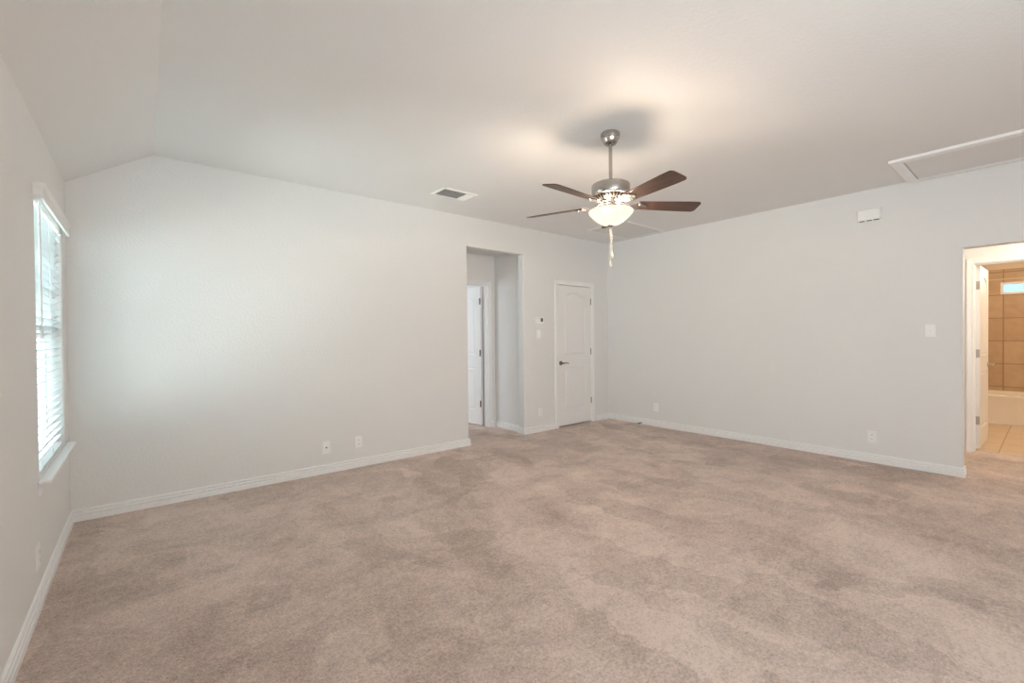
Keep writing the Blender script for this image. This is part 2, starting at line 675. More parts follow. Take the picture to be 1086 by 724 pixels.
# walls
struct('wall_back', wall_grid([-W - 0.14, 0.12], [-0.05, 2.84],
                              [(OX0, OX1, -0.05, OZ), (CX0, CX1, -0.05, CZ)],
                              lambda u, z, d: (u, d, z), TA, [(OX0, OX1, -0.05, OZ)]), MW, smooth=True)
struct('wall_left', wall_grid([REAR - 0.1, 0.14], [-0.05, 2.60], [(WY0, WY1, WZ0 - 0.02, WZ1)],
                              lambda u, z, d: (-W - d, u, z), 0.14, [(WY0, WY1, WZ0 - 0.02, WZ1)], 0.012), MW, smooth=True)
struct('wall_right', wall_grid([REAR - 0.1, 0.0], [-0.05, 2.80], [(-4.95, YE, -0.05, 2.052)],
                               lambda u, z, d: (d, u, z), 0.12, [(-4.95, YE, -0.05, 2.052)]), MW, smooth=True)
struct('wall_rear', wall_grid([-W - 0.14, 0.14], [-0.05, 2.84], [],
                              lambda u, z, d: (u, REAR - d, z), 0.05), MW)

# vestibule behind the opening and the bedroom beyond it
VX, VY = -1.705, 0.70
struct('wall_vestibule_side', bx(VX, VX + 0.1, TA, VY, -0.05, 2.6), MW)
D2X0, D2X1 = -2.565, -1.828
struct('wall_vestibule_back', wall_grid([-4.0, VX + 0.1], [-0.05, 2.6], [(D2X0 - 0.02, D2X1 + 0.02, -0.05, 2.055)],
                                        lambda u, z, d: (u, VY + d, z), 0.115), MW)
struct('ceiling_vestibule', bx(-4.0, VX + 0.1, TA, VY + 0.1, 2.465, 2.52), MC)
struct('wall_vestibule_end', bx(-4.0, -3.9, TA, VY, -0.05, 2.6), MW)
struct('wall_bedroom_side', bx(-1.60, -1.50, VY + 0.1, 3.5, -0.05, 2.6), MW)
struct('wall_bedroom_far', bx(-4.5, -1.5, 3.4, 3.5, -0.05, 2.6), MW)
struct('wall_bedroom_left', bx(-4.6, -4.5, VY + 0.1, 3.5, -0.05, 2.6), MW)
struct('ceiling_bedroom', bx(-4.6, -1.5, VY + 0.1, 3.5, 2.6, 2.66), MC)
struct('wall_bedroom_near', bx(-4.6, -4.0, VY, VY + 0.115, -0.05, 2.6), MW)

# passage behind the right wall and the bathroom
HX = 1.30
D3Y0, D3Y1 = -4.68, -3.918
struct('wall_hall_far', wall_grid([-5.8, -2.9], [-0.05, 2.6], [(D3Y0 - 0.02, D3Y1 + 0.02, -0.05, 2.055)],
                                  lambda u, z, d: (HX + d, u, z), 0.115), MW)
struct('wall_hall_end', bx(0.12, HX, -3.0, -2.9, -0.05, 2.6), MW)
struct('wall_hall_near', bx(0.12, HX, -5.8, -5.7, -0.05, 2.6), MW)
struct('ceiling_hall', bx(0.12, HX + 0.1, -5.8, -2.9, 2.44, 2.5), MC)
BX = 4.35
BW = (-5.15, -3.955, 1.865, 2.045)
struct('wall_bath_tile', wall_grid([-5.8, -2.9], [-0.05, 2.245], [BW], lambda u, z, d: (BX + d, u, z), 0.14), MWTILE)
struct('wall_bath_upper', bx(BX + 0.004, BX + 0.14, -5.8, -2.9, 2.245, 2.6), MBATHWALL)
struct('wall_bath_side', bx(HX + 0.115, BX, -2.9, -2.8, -0.05, 2.6), MBATHWALL)
struct('wall_bath_near', bx(HX + 0.115, BX, -5.9, -5.8, -0.05, 2.6), MBATHWALL)
struct('ceiling_bath', bx(HX + 0.1, BX + 0.14, -5.9, -2.8, 2.44, 2.5), MBATHWALL)
struct('trim_4', bx(BX - 0.012, BX, -5.8, -2.9, 2.085, 2.103), plain('pencil_trim', (0.66, 0.52, 0.36), 0.3))

# baseboards
BP = [(0, 0), (0.0180, 0), (0.0180, 0.032), (0.0080, 0.0345), (0.0080, 0.0365), (0.0155, 0.0445), (0.0155, 0.0575), (0.0050, 0.0595), (0.0050, 0.0615), (0.0115, 0.0690), (0.0115, 0.079), (0.006, 0.085), (0, 0.085)]
flat = lambda x, y, h: (x, y, h)


def base(name, path):
    struct(name, sweep(path, BP, flat), MT)


base('baseboard_left', [(-W, REAR), (-W, 0)])
base('baseboard_back', [(-W, 0), (OX0, 0), (OX0, TA)])
base('baseboard_back_middle', [(OX1, TA), (OX1, 0), (CX0 - 0.062, 0)])
base('baseboard_back_corner', [(CX1 + 0.088, 0), (0, 0)])
base('baseboard_right', [(0, 0), (0, YE), (0.12, YE)])
base('baseboard_vestibule', [(D2X1 + 0.045, VY), (VX, VY), (VX, TA)])
base('baseboard_rear', [(0, REAR), (-W, REAR)])

# ------------------------------------------------------------------ doors, jambs, casings
CP = [(0, 0), (0, 0.010), (0.008, 0.013), (0.020, 0.012), (0.044, 0.016), (0.056, 0.017), (0.060, 0.012), (0.060, 0)]


def casing(name, a, c, top, fmap):
    """casing round a door: path up, across and down; profile offset grows away from the opening"""
    path = [(c, 0.0), (c, top), (a, top), (a, 0.0)]
    return struct(name, sweep(path, CP, fmap), MT)


def jamb(a, c, top, fmap, d0, d1, parent, stop=None):
    bm = bmesh.new()

    def pb(u0, u1, z0, z1, da, db):
        vs = [bm.verts.new(fmap(u, z, d)) for u in (u0, u1) for z in (z0, z1) for d in (da, db)]
        for q in ((0, 1, 3, 2), (4, 6, 7, 5), (0, 4, 5, 1), (2, 3, 7, 6), (0, 2, 6, 4), (1, 5, 7, 3)):
            bm.faces.new([vs[i] for i in q])
    pb(a - 0.02, a, 0, top, d0, d1)
    pb(c, c + 0.02, 0, top, d0, d1)
    pb(a - 0.02, c + 0.02, top, top + 0.02, d0, d1)
    if stop:
        pb(a, a + 0.011, 0, top - 0.011, *stop)
        pb(c - 0.011, c, 0, top - 0.011, *stop)
        pb(a, c, top - 0.011, top, *stop)
    o = obj('door_jamb', bm, MT, parent)
    return o


def panel_outline(w0, w1, z0, z1, rise, ins, seg=14):
    """closed outline of a door panel with an eyebrow arch, inset by ins"""
    a, c, b, t = w0 + ins, w1 - ins, z0 + ins, z1 - ins
    pts = [(a, b), (c, b)]
    if rise <= 0:
        return pts + [(c, t), (a, t)]
    hw = (w1 - w0) / 2
    Rr = (hw * hw + rise * rise) / (2 * rise)
    cz = z1 + rise - Rr
    r2 = Rr - ins
    mid = (w0 + w1) / 2
    for k in range(seg + 1):
        x = c + (a - c) * k / seg
        dx = x - mid
        pts.append((x, cz + math.sqrt(max(0, r2 * r2 - dx * dx))))
    return pts


def door_slab(w, h, panels, t=0.035):
    """moulded two-panel door; local x = width from the hinge-free edge, y = depth (front at 0, back at t), z up"""
    bm = bmesh.new()
    for side in (0, 1):
        yy = lambda d: d if side == 0 else t - d
        outer = [bm.verts.new((x, yy(0), z)) for x, z in ((0, 0), (w, 0), (w, h), (0, h))]
        edges = [bm.edges.new((outer[i], outer[(i + 1) % 4])) for i in range(4)]
        for (w0, w1, z0, z1, rise) in panels:
            loops = []
            for ins, d in ((0, 0.0), (0.005, 0.009), (0.017, 0.010), (0.034, 0.001)):
                loops.append([bm.verts.new((x, yy(d), z)) for x, z in panel_outline(w0, w1, z0, z1, rise, ins)])
            n = len(loops[0])
            edges += [bm.edges.new((loops[0][i], loops[0][(i + 1) % n])) for i in range(n)]
            for a, c in zip(loops, loops[1:]):
                for i in range(n):
                    bm.faces.new((a[i], a[(i + 1) % n], c[(i + 1) % n], c[i]))
            bm.faces.new(loops[-1])
        bmesh.ops.triangle_fill(bm, use_beauty=True, use_dissolve=False, edges=edges)
        if side == 0:
            o0 = outer
    for i in range(4):
        j = (i + 1) % 4
        bm.faces.new((o0[i], o0[j], outer[j], outer[i]))
    return bm


def lever(parent, x, z, dirx, mat, front=True, t=0.035):
    """lever handle: rosette, neck and a slightly curved lever"""
    s = -1 if front else 1
    y0 = 0 if front else t
    bm = bmesh.new()
    lathe(bm, [(0.032, y0), (0.032, y0 + s * 0.006), (0.027, y0 + s * 0.011), (0.012, y0 + s * 0.013), (0.011, y0 + s * 0.048), (0.013, y0 + s * 0.052), (0.011, y0 + s * 0.060)], 24, axis='y')
    pts, rad = [], []
    for k in range(9):
        q = k / 8
        pts.append((dirx * (q * 0.115), y0 + s * (0.054 - 0.008 * q * q), 0.004 * math.sin(q * PI) - 0.006 * q * q))
        rad.append(0.0095 - 0.003 * q)
    tube(bm, pts, rad, 10)
    o = obj('door_handle', bm, mat, parent, smooth=True, loc=(x, 0, z))
    o['label'] = 'dark metal lever handle' if mat is MDN else 'satin nickel lever handle'
    return o


def hinge_knuckle(parent, x, y, z, mat, leaf=None):
    bm = bmesh.new()
    for k in range(5):
        z0 = -0.045 + k * 0.018
        lathe(bm, [(0.0065, z0), (0.0065, z0 + 0.0172)], 12)
    lathe(bm, [(0.003, 0.045), (0.0045, 0.048), (0.002, 0.051)], 10)
    if leaf:
        box(bm, *leaf)
    o = obj('hinge', bm, mat, parent, smooth=True, loc=(x, y, z))
    o['label'] = 'metal butt hinge'
    return o


# closet door on the back wall
fb = lambda u, z, d: (u, -d, z)
tr1 = casing('trim_1', CX0 + 0.015, CX1 - 0.015, 2.037, fb)
jamb(CX0 + 0.02, CX1 - 0.02, 2.034, lambda u, z, d: (u, d, z), -0.002, TA, tr1, (0.045, 0.075))
PANELS = [(0.128, 0.575, 0.215, 0.835, 0), (0.128, 0.575, 1.020, 1.835, 0.070)]
d1 = struct('door_1', door_slab(0.698, 2.010, PANELS), MDOOR, loc=(-1.113, 0.002, 0.018))
d1['label'] = 'closed white arch panel door beside the room corner'
lever(d1, 0.050, 0.897, 1, MDN)
for z in (1.795, 1.047, 0.31):
    hinge_knuckle(d1, 0.7005, -0.004, z, MDN)
struct('wall_closet_far', bx(CX0 - 0.15, CX1 + 0.15, TA + 0.55, TA + 0.6, -0.05, 2.6), MW)
struct('wall_closet_left', bx(CX0 - 0.15, CX0 - 0.10, TA, TA + 0.55, -0.05, 2.6), MW)
struct('wall_closet_right', bx(CX1 + 0.10, CX1 + 0.15, TA, TA + 0.55, -0.05, 2.6), MW)
struct('ceiling_closet', bx(CX0 - 0.15, CX1 + 0.15, TA, TA + 0.6, 2.55, 2.6), MC)

# vestibule door, swung open into the bedroom, hinged on its right jamb
tr2 = casing('trim_2', D2X0 + 0.003, D2X1 - 0.003, 2.040, lambda u, z, d: (u, VY - d, z))
jamb(D2X0, D2X1, 2.035, lambda u, z, d: (u, VY + d, z), -0.002, 0.117, tr2, (0.03, 0.065))
d2 = struct('door_2', door_slab(0.72, 2.010, [(0.128, 0.592, 0.215, 0.835, 0), (0.128, 0.592, 1.020, 1.835, 0.070)]), MDOOR,
            loc=(D2X1 - 0.016, VY + 0.121, 0.018), rot=(0, 0, math.radians(93)))
d2['label'] = 'white panel door standing open inside the vestibule'
lever(d2, 0.665, 0.90, -1, MDN, front=False)
for z in (1.795, 1.047, 0.31):
    hinge_knuckle(d2, -0.005, 0.043, z, MDN, (-0.001, 0.03, -0.012, -0.0065, -0.045, 0.045))

# bathroom door, swung open into the bathroom, hinged on its left jamb
tr3 = casing('trim_3', D3Y0 + 0.003, D3Y1 - 0.003, 2.040, lambda u, z, d: (HX - d, u, z))
jamb(D3Y0, D3Y1, 2.035, lambda u, z, d: (HX + d, u, z), -0.002, 0.117, tr3, (0.03, 0.065))
d3 = struct('door_3', door_slab(0.71, 2.010, [(0.128, 0.582, 0.215, 0.835, 0), (0.128, 0.582, 1.020, 1.835, 0.070)]), MDOOR,
            loc=(HX + 0.122, D3Y1 - 0.040, 0.018), rot=(0, 0, math.radians(-1.2)))
d3['label'] = 'white panel door standing open into the tiled bathroom'
lever(d3, 0.655, 0.90, -1, MSN)
for z in (1.795, 1.047, 0.31):
    hinge_knuckle(d3, -0.004, 0.040, z, MSN, (-0.0005, 0.0025, -0.038, -0.006, -0.045, 0.045))

# ------------------------------------------------------------------ window on the left wall
win = bpy.data.objects.new('window_1', None)
COL.objects.link(win)
win.location = (-W, (WY0 + WY1) / 2, WZ0)
win['kind'] = 'structure'
win['label'] = 'tall white sash window behind the horizontal blinds'


def wl(x0, x1, y0, y1, z0, z1):
    """box given in world coordinates, made local to the window"""
    yc = (WY0 + WY1) / 2
    return (x0 + W, x1 + W, y0 - yc, y1 - yc, z0 - WZ0, z1 - WZ0)


bm = bmesh.new()
fx0, fx1 = -W - 0.135, -W - 0.085
box(bm, *wl(fx0, fx1, WY0, WY0 + 0.045, WZ0, WZ1))
box(bm, *wl(fx0, fx1, WY1 - 0.045, WY1, WZ0, WZ1))
box(bm, *wl(fx0, fx1, WY0 + 0.045, WY1 - 0.045, WZ0, WZ0 + 0.05))
box(bm, *wl(fx0, fx1, WY0 + 0.045, WY1 - 0.045, WZ1 - 0.05, WZ1))
obj('window_frame', bm, MVINYL, win)
zm = 1.335
bm = bmesh.new()
box(bm, *wl(fx0 + 0.004, fx1 + 0.006, WY0 + 0.04, WY1 - 0.04, zm - 0.022, zm + 0.022))
obj('meeting_rail', bm, MVINYL, win, bevel=0.003)
for nm, za, zb in (('lower_pane', WZ0 + 0.05, zm - 0.022), ('upper_pane', zm + 0.022, WZ1 - 0.05)):
    obj(nm, bx(*wl(fx0 + 0.02, fx0 + 0.026, WY0 + 0.04, WY1 - 0.04, za, zb)), MGLASS, win)
bm = bmesh.new()
for k in (1, 2):
    y = WY0 + (WY1 - WY0) * k / 3
    box(bm, *wl(fx0 + 0.012, fx0 + 0.030, y - 0.009, y + 0.009, zm, WZ1 - 0.03))
for k in (1, 2):
    z = zm + (WZ1 - zm) * k / 3
    box(bm, *wl(fx0 + 0.0125, fx0 + 0.0295, WY0 + 0.04, WY1 - 0.04, z - 0.009, z + 0.009))
obj('muntin_grid', bm, MVINYL, win)
# stool and apron
bm = bmesh.new()
box(bm, *wl(-W - 0.09, -W + 0.001, WY0 + 0.001, WY1 - 0.001, WZ0 - 0.019, WZ0))
box(bm, *wl(-W + 0.0005, -W + 0.050, WY0 - 0.065, WY1 + 0.065, WZ0 - 0.019, WZ0))
obj('window_sill', bm, MT, win, bevel=0.006)
bm = sweep([(-W, WY0 - 0.045), (-W, WY1 + 0.045)], [(0, 0.520), (0.006, 0.520), (0.010, 0.526), (0.014, 0.56), (0.016, 0.5805), (0, 0.5805)], lambda x, y, h: (x + W, y - (WY0 + WY1) / 2, h - WZ0))
obj('apron', bm, MT, win)

# blinds: a thing of its own hanging in the window
yb0, yb1 = WY0 + 0.006, WY1 - 0.006
bl = thing('window_blind', 'white two inch horizontal slat blind hanging in the tall window', 'blind', (-W - 0.032, (yb0 + yb1) / 2, WZ1))
hy = (yb1 - yb0) / 2
obj('headrail', bx(-0.028, 0.025, -hy, hy, -0.055, -0.001), MBLIND, bl, bevel=0.003)
# valance with a small crown profile and returns at both ends
VP = [(0.0, -0.060), (0.010, -0.060), (0.013, -0.050), (0.011, -0.040), (0.011, -0.012), (0.016, -0.002), (0.020, 0.012), (0.020, 0.018), (0.0, 0.018)]
bm = sweep([(0.034, -hy - 0.030), (0.070, -hy - 0.030), (0.070, hy + 0.030), (0.034, hy + 0.030)][::1],
           VP, lambda x, y, h: (x - 0.012, y, h))
obj('valance', bm, MBLIND, bl)
# slats, each slightly cambered and tilted
bm = bmesh.new()
sw = 0.050
rows = []
for k in range(7):
    q = k / 6 - 0.5
    rows.append((q * sw, 0.0035 * (1 - (2 * q) ** 2)))
top, bot = [], []
for s, (lst, dz) in enumerate(((top, 0.0028), (bot, 0.0))):
    for x, z in rows:
        lst.append([bm.verts.new((x, y, z + dz)) for y in (-hy, hy)])
for k in range(6):
    for lst in (top, bot):
        bm.faces.new((lst[k][0], lst[k + 1][0], lst[k + 1][1], lst[k][1]))
for k in (0, 6):
    bm.faces.new((top[k][0], top[k][1], bot[k][1], bot[k][0]))
for e in (0, 1):
    bm.faces.new([t[e] for t in top] + [t[e] for t in bot[::-1]])
pitch = 0.0443
nsl = 31
TILT = math.radians(-31)
slat = obj('slat', bm, MSLAT, bl, smooth=True, loc=(0, 0, -0.085), rot=(0, TILT, 0))
for k in range(1, nsl):
    c = slat.copy()
    COL.objects.link(c)
    c.parent = bl
    c.location = (0, 0, -0.085 - k * pitch)
    c.rotation_euler = (0, TILT + random.uniform(-0.03, 0.03), 0)
zb = -0.085 - nsl * pitch
obj('bottom_rail', bx(-0.025, 0.025, -hy, hy, zb - 0.0135, zb + 0.005), MBLIND, bl, bevel=0.004)
for y in (-hy + 0.13, 0, hy - 0.13):
    bm = bmesh.new()
    tube(bm, [(0.027, y, -0.055), (0.027, y, zb)], 0.0012, 6)
    tube(bm, [(-0.027, y, -0.055), (-0.027, y, zb)], 0.0012, 6)
    obj('ladder_cord', bm, MCORD, bl)
bm = bmesh.new()
tube(bm, [(0.040, -hy + 0.07, -0.05), (0.041, -hy + 0.07, -0.40), (0.041, -hy + 0.07, -0.735)], 0.0042, 8)
tube(bm, [(0.041, -hy + 0.07, -0.72), (0.041, -hy + 0.07, -0.74), (0.041, -hy + 0.07, -0.765)], [0.005, 0.0075, 0.005], 8)
obj('tilt_wand', bm, MBLIND, bl, smooth=True)

# bathroom window, high in the tile
bwin = bpy.data.objects.new('window_2', None)
COL.objects.link(bwin)
bwin.location = (BX, (BW[0] + BW[1]) / 2, BW[2])
bwin['kind'] = 'structure'
bwin['label'] = 'small high bathroom window set in the tiled wall'
bm = bmesh.new()
hw, hh = (BW[1] - BW[0]) / 2, BW[3] - BW[2]
for a in ((-hw, -hw + 0.03, 0, hh), (hw - 0.03, hw, 0, hh), (-hw + 0.03, hw - 0.03, 0, 0.028), (-hw + 0.03, hw - 0.03, hh - 0.028, hh)):
    box(bm, 0.004, 0.062, a[0], a[1], a[2], a[3])
obj('window_frame', bm, MT, bwin)
obj('pane', bx(0.03, 0.036, -hw + 0.03, hw - 0.03, 0.028, hh - 0.028), MOBSCURE, bwin)

# bathtub
tub = thing('bathtub', 'white bathtub along the tan tiled bathroom wall', 'bathtub', (3.60, -4.35, 0))
bm = bmesh.new()
x0t, x1t, y0t, y1t, zt = 0.0, BX - 3.60 - 0.002, -1.40, 1.40, 0.415
# apron front with slight recess, rim and hollow basin
ring = lambda a, b_, c, d, z: [bm.verts.new(p) for p in ((a, c, z), (b_, c, z), (b_, d, z), (a, d, z))]
L0 = ring(x0t + 0.012, x1t, y0t, y1t, 0.0)
L1 = ring(x0t + 0.012, x1t, y0t, y1t, zt - 0.06)
L2 = ring(x0t, x1t, y0t, y1t, zt - 0.035)
L3 = ring(x0t, x1t, y0t, y1t, zt)
L4 = ring(x0t + 0.07, x1t - 0.06, y0t + 0.08, y1t - 0.08, zt)
L5 = ring(x0t + 0.14, x1t - 0.13, y0t + 0.25, y1t - 0.16, 0.08)
for a, c in ((L0, L1), (L1, L2), (L2, L3), (L3, L4), (L4, L5)):
    for i in range(4):
        bm.faces.new((a[i], a[(i + 1) % 4], c[(i + 1) % 4], c[i]))
bm.faces.new(L5)
bm.faces.new(L0)
obj('basin', bm, MTUB, tub, smooth=True, bevel=0.012, seg=3)

# ------------------------------------------------------------------ ceiling fan
FX, FY = -3.068, -2.461
fan = thing('ceiling_fan', 'five blade ceiling fan with brushed nickel motor and lit glass bowl', 'ceiling fan', (FX, FY, CEIL))
Z = lambda z: z - CEIL


def part(name, prof, mat, n=40, **k):
    bm = bmesh.new()
    lathe(bm, [(r, Z(z)) for r, z in prof], n)
    return obj(name, bm, mat, fan, smooth=True, **k)


part('canopy', [(0.062, 2.739), (0.067, 2.733), (0.067, 2.718), (0.063, 2.700), (0.059, 2.697), (0.057, 2.690), (0.050, 2.672), (0.041, 2.660), (0.030, 2.655), (0.016, 2.654)], MNI)
part('downrod', [(0.0125, 2.670), (0.0125, 2.415), (0.020, 2.410), (0.022, 2.395), (0.022, 2.375)], MNI, 24)
part('motor_housing', [(0.020, 2.392), (0.060, 2.388), (0.118, 2.378), (0.131, 2.371), (0.134, 2.365), (0.134, 2.306), (0.130, 2.298), (0.110, 2.296)], MNI, 56)
# vented skirt below the motor: open ribs over a dark core
bm = bmesh.new()
lathe(bm, [(0.108, Z(2.2965)), (0.060, Z(2.256))], 40, mi=1)
for k in range(30):
    a = 2 * PI * k / 30
    da = 0.055
    pts = []
    for r, z in ((0.128, 2.2975), (0.118, 2.280), (0.098, 2.264), (0.070, 2.254)):
        for s in (-1, 1):
            pts.append((r * math.cos(a + s * da * (1 if r > 0.1 else 1.15)), r * math.sin(a + s * da * (1 if r > 0.1 else 1.15)), Z(z)))
    vs = [bm.verts.new(p) for p in pts]
    vi = [bm.verts.new((p[0] * 0.95, p[1] * 0.95, p[2] + 0.006)) for p in pts]
    for j in range(3):
        bm.faces.new((vs[2 * j], vs[2 * j + 1], vs[2 * j + 3], vs[2 * j + 2]))
        bm.faces.new((vi[2 * j], vi[2 * j + 1], vi[2 * j + 3], vi[2 * j + 2]))
        bm.faces.new((vs[2 * j], vs[2 * j + 2], vi[2 * j + 2], vi[2 * j]))
        bm.faces.new((vs[2 * j + 1], vs[2 * j + 3], vi[2 * j + 3], vi[2 * j + 1]))
lathe(bm, [(0.129, Z(2.2985)), (0.131, Z(2.292)), (0.124, Z(2.289)), (0.120, Z(2.2955))], 40, cap=False)
lathe(bm, [(0.074, Z(2.258)), (0.078, Z(2.252)), (0.066, Z(2.248))], 40)
obj('vent_skirt', bm, [MNI, MDARK], fan, smooth=True)
part('light_fitter', [(0.058, 2.252), (0.058, 2.236), (0.048, 2.230), (0.048, 2.212), (0.062, 2.205), (0.066, 2.197), (0.040, 2.192)], MNI)
# glass bowl (hollow shell)
out_p = [(0.150, 2.189), (0.157, 2.185), (0.1575, 2.176), (0.150, 2.164), (0.126, 2.138), (0.098, 2.114), (0.068, 2.094), (0.042, 2.087), (0.006, 2.085)]
in_p = [(0.006, 2.090), (0.040, 2.092), (0.066, 2.099), (0.095, 2.119), (0.122, 2.142), (0.145, 2.165), (0.151, 2.177), (0.150, 2.189)]
gb = part('glass_bowl', out_p + in_p, MBOWL, 56)
gb['label'] = 'lit frosted glass bowl shade'
part('finial', [(0.024, 2.086), (0.026, 2.083), (0.018, 2.079), (0.009, 2.076), (0.007, 2.071), (0.003, 2.068)], MNI, 20)
for sx, zend, lab in ((0.0042, 1.897, None), (-0.0042, 1.835, None)):
    bm = bmesh.new()
    prof = []
    z = 2.076
    while z > zend:
        prof += [(0.0018, Z(z)), (0.0034, Z(z - 0.0022)), (0.0018, Z(z - 0.0044))]
        z -= 0.0052
    lathe(bm, prof, 6, cx=sx * 0.8, cy=-sx)
    ch = obj('pull_chain', bm, MCHAIN, fan, smooth='all')
    bm = bmesh.new()
    lathe(bm, [(0.002, Z(zend + 0.004)), (0.005, Z(zend - 0.006)), (0.0105, Z(zend - 0.024)), (0.0105, Z(zend - 0.034)), (0.005, Z(zend - 0.042)), (0.003, Z(zend - 0.046))], 14, cx=sx * 0.8, cy=-sx)
    obj('chain_fob', bm, MCHAIN, ch, smooth=True)

# blade with its iron
BZ = 2.232
R0, R1 = 0.185, 0.655
PITCH_B = math.radians(-13)


def blade_bm():
    bm = bmesh.new()
    outl = []
    w0, w1 = 0.052, 0.068
    outl += [(R0, -w0 + 0.012), (R0 + 0.012, -w0)]
    outl += [(R1 - 0.10, -w1), (R1 - 0.035, -w1)]
    for k in range(7):
        a = -PI / 2 + (PI / 2) * k / 6
        outl.append((R1 - 0.030 + 0.030 * math.cos(a), -w1 + 0.030 + 0.030 * math.sin(a)))
    for k in range(7):
        a = (PI / 2) * k / 6
        outl.append((R1 - 0.030 + 0.030 * math.cos(a), w1 - 0.030 + 0.030 * math.sin(a)))
    outl += [(R1 - 0.10, w1), (R0 + 0.012, w0), (R0, w0 - 0.012)]
    c, s = math.cos(PITCH_B), math.sin(PITCH_B)
    tw = lambda x, y, z: (x, y * c - z * s, y * s + z * c)
    a = [bm.verts.new(tw(x, y, 0.003)) for x, y in outl]
    b_ = [bm.verts.new(tw(x, y, -0.003)) for x, y in outl]
    bm.faces.new(a)
    bm.faces.new(b_)
    n = len(outl)
    for i in range(n):
        bm.faces.new((a[i], a[(i + 1) % n], b_[(i + 1) % n], b_[i]))
    return bm


def iron_bm():
    """cast blade iron: arm from the flywheel flaring into a three-lobed plate under the blade root"""
    bm = bmesh.new()
    c, s = math.cos(PITCH_B), math.sin(PITCH_B)
    st = [(0.055, 0.012, 2.249, 0), (0.085, 0.011, 2.246, 0), (0.110, 0.010, 2.236, 0.2), (0.135, 0.013, 2.226, 0.6), (0.160, 0.024, 2.224, 1),
          (0.185, 0.040, 2.2265, 1), (0.205, 0.046, 2.2265, 1), (0.222, 0.038, 2.2265, 1), (0.240, 0.020, 2.2265, 1), (0.258, 0.014, 2.2265, 1), (0.268, 0.004, 2.2265, 1)]
    up, dn = [], []
    for x, hw_, z, tw in st:
        for lst, dz in ((up, 0.002), (dn, -0.003)):
            row = []
            for y in (-hw_, 0, hw_):
                yy = y
                zz = (z - BZ) + dz + y * s / c * tw
                row.append(bm.verts.new((x, yy, zz)))
            lst.append(row)
    for lst in (up, dn):
        for a, c2 in zip(lst, lst[1:]):
            for j in (0, 1):
                bm.faces.new((a[j], a[j + 1], c2[j + 1], c2[j]))
    for j in (0, 2):
        for k in range(len(st) - 1):
            bm.faces.new((up[k][j], up[k + 1][j], dn[k + 1][j], dn[k][j]))
    for k in (0, -1):
        bm.faces.new(up[k] + dn[k][::-1])
    for x, y in ((0.205, -0.028), (0.205, 0.028), (0.25, 0.0)):
        lathe(bm, [(0.005, 2.2265 - BZ - 0.0065 + y * s / c), (0.005, 2.2265 - BZ - 0.002 + y * s / c)], 8, cx=x, cy=y)
    return bm


bl0 = obj('blade', blade_bm(), MWOOD, fan, bevel=0.0015, loc=(0, 0, Z(BZ)))
bl0['label'] = 'dark walnut fan blade'
ir0 = obj('blade_iron', iron_bm(), MNI, bl0, smooth=True)
A0 = math.radians(39.0)
for k in range(5):
    if k == 0:
        b_ = bl0
    else:
        b_ = bl0.copy()
        COL.objects.link(b_)
        b_.parent = fan
        i_ = ir0.copy()
        COL.objects.link(i_)
        i_.parent = b_
    b_.rotation_euler = (0, 0, A0 + k * 2 * PI / 5 + math.radians(12 - 0.0 * k) * 0)
for k in range(3):
    a = A0 + 0.5 + k * 2 * PI / 3
    lamp('fan_bulb', 'POINT', (FX + 0.085 * math.cos(a), FY + 0.085 * math.sin(a), 2.185), FAN_BULB_W, (1.0, 0.82, 0.67), radius=0.028)

# ------------------------------------------------------------------ ceiling fittings
# supply register
vx0, vx1, vy0, vy1 = -3.41, -3.01, -0.755, -0.500
reg = thing('ceiling_vent', 'small white ceiling supply register above the back wall', 'vent', ((vx0 + vx1) / 2, (vy0 + vy1) / 2, CEIL))
hx, hy_ = (vx1 - vx0) / 2, (vy1 - vy0) / 2
fr_p = [(0.0, 0.0), (0.0, -0.004), (0.010, -0.009), (0.026, -0.010), (0.030, -0.006), (0.030, 0.0)]
bm = sweep([(-hx, -hy_), (-hx, hy_), (hx, hy_), (hx, -hy_), (-hx, -hy_)], fr_p, flat)
obj('frame', bm, MVENT, reg)
obj('backing', bx(-hx + 0.02, hx - 0.02, -hy_ + 0.02, hy_ - 0.02, -0.0015, -0.0005), MDUCT, reg)
for k in range(9):
    y = -hy_ + 0.042 + k * (2 * hy_ - 0.084) / 8
    bm = bmesh.new()
    vs = [bm.verts.new(p) for p in ((-hx + 0.035, y + 0.006, -0.003), (hx - 0.115, y + 0.006, -0.003), (hx - 0.115, y - 0.004, -0.013), (-hx + 0.035, y - 0.004, -0.013))]
    v2 = [bm.verts.new((v.co.x, v.co.y + 0.001, v.co.z + 0.0014)) for v in vs]
    bm.faces.new(vs)
    bm.faces.new(v2)
    for i in range(4):
        bm.faces.new((vs[i], vs[(i + 1) % 4], v2[(i + 1) % 4], v2[i]))
    obj('slat', bm, MVENT, reg)
for k in range(5):
    x = hx - 0.100 + k * 0.0165
    bm = bmesh.new()
    vs = [bm.verts.new(p) for p in ((x - 0.010, -hy_ + 0.035, -0.003), (x - 0.010, hy_ - 0.035, -0.003), (x + 0.008, hy_ - 0.035, -0.013), (x + 0.008, -hy_ + 0.035, -0.013))]
    v2 = [bm.verts.new((v.co.x + 0.001, v.co.y, v.co.z + 0.0014)) for v in vs]
    bm.faces.new(vs)
    bm.faces.new(v2)
    for i in range(4):
        bm.faces.new((vs[i], vs[(i + 1) % 4], v2[(i + 1) % 4], v2[i]))
    obj('slat', bm, MVENT, reg)

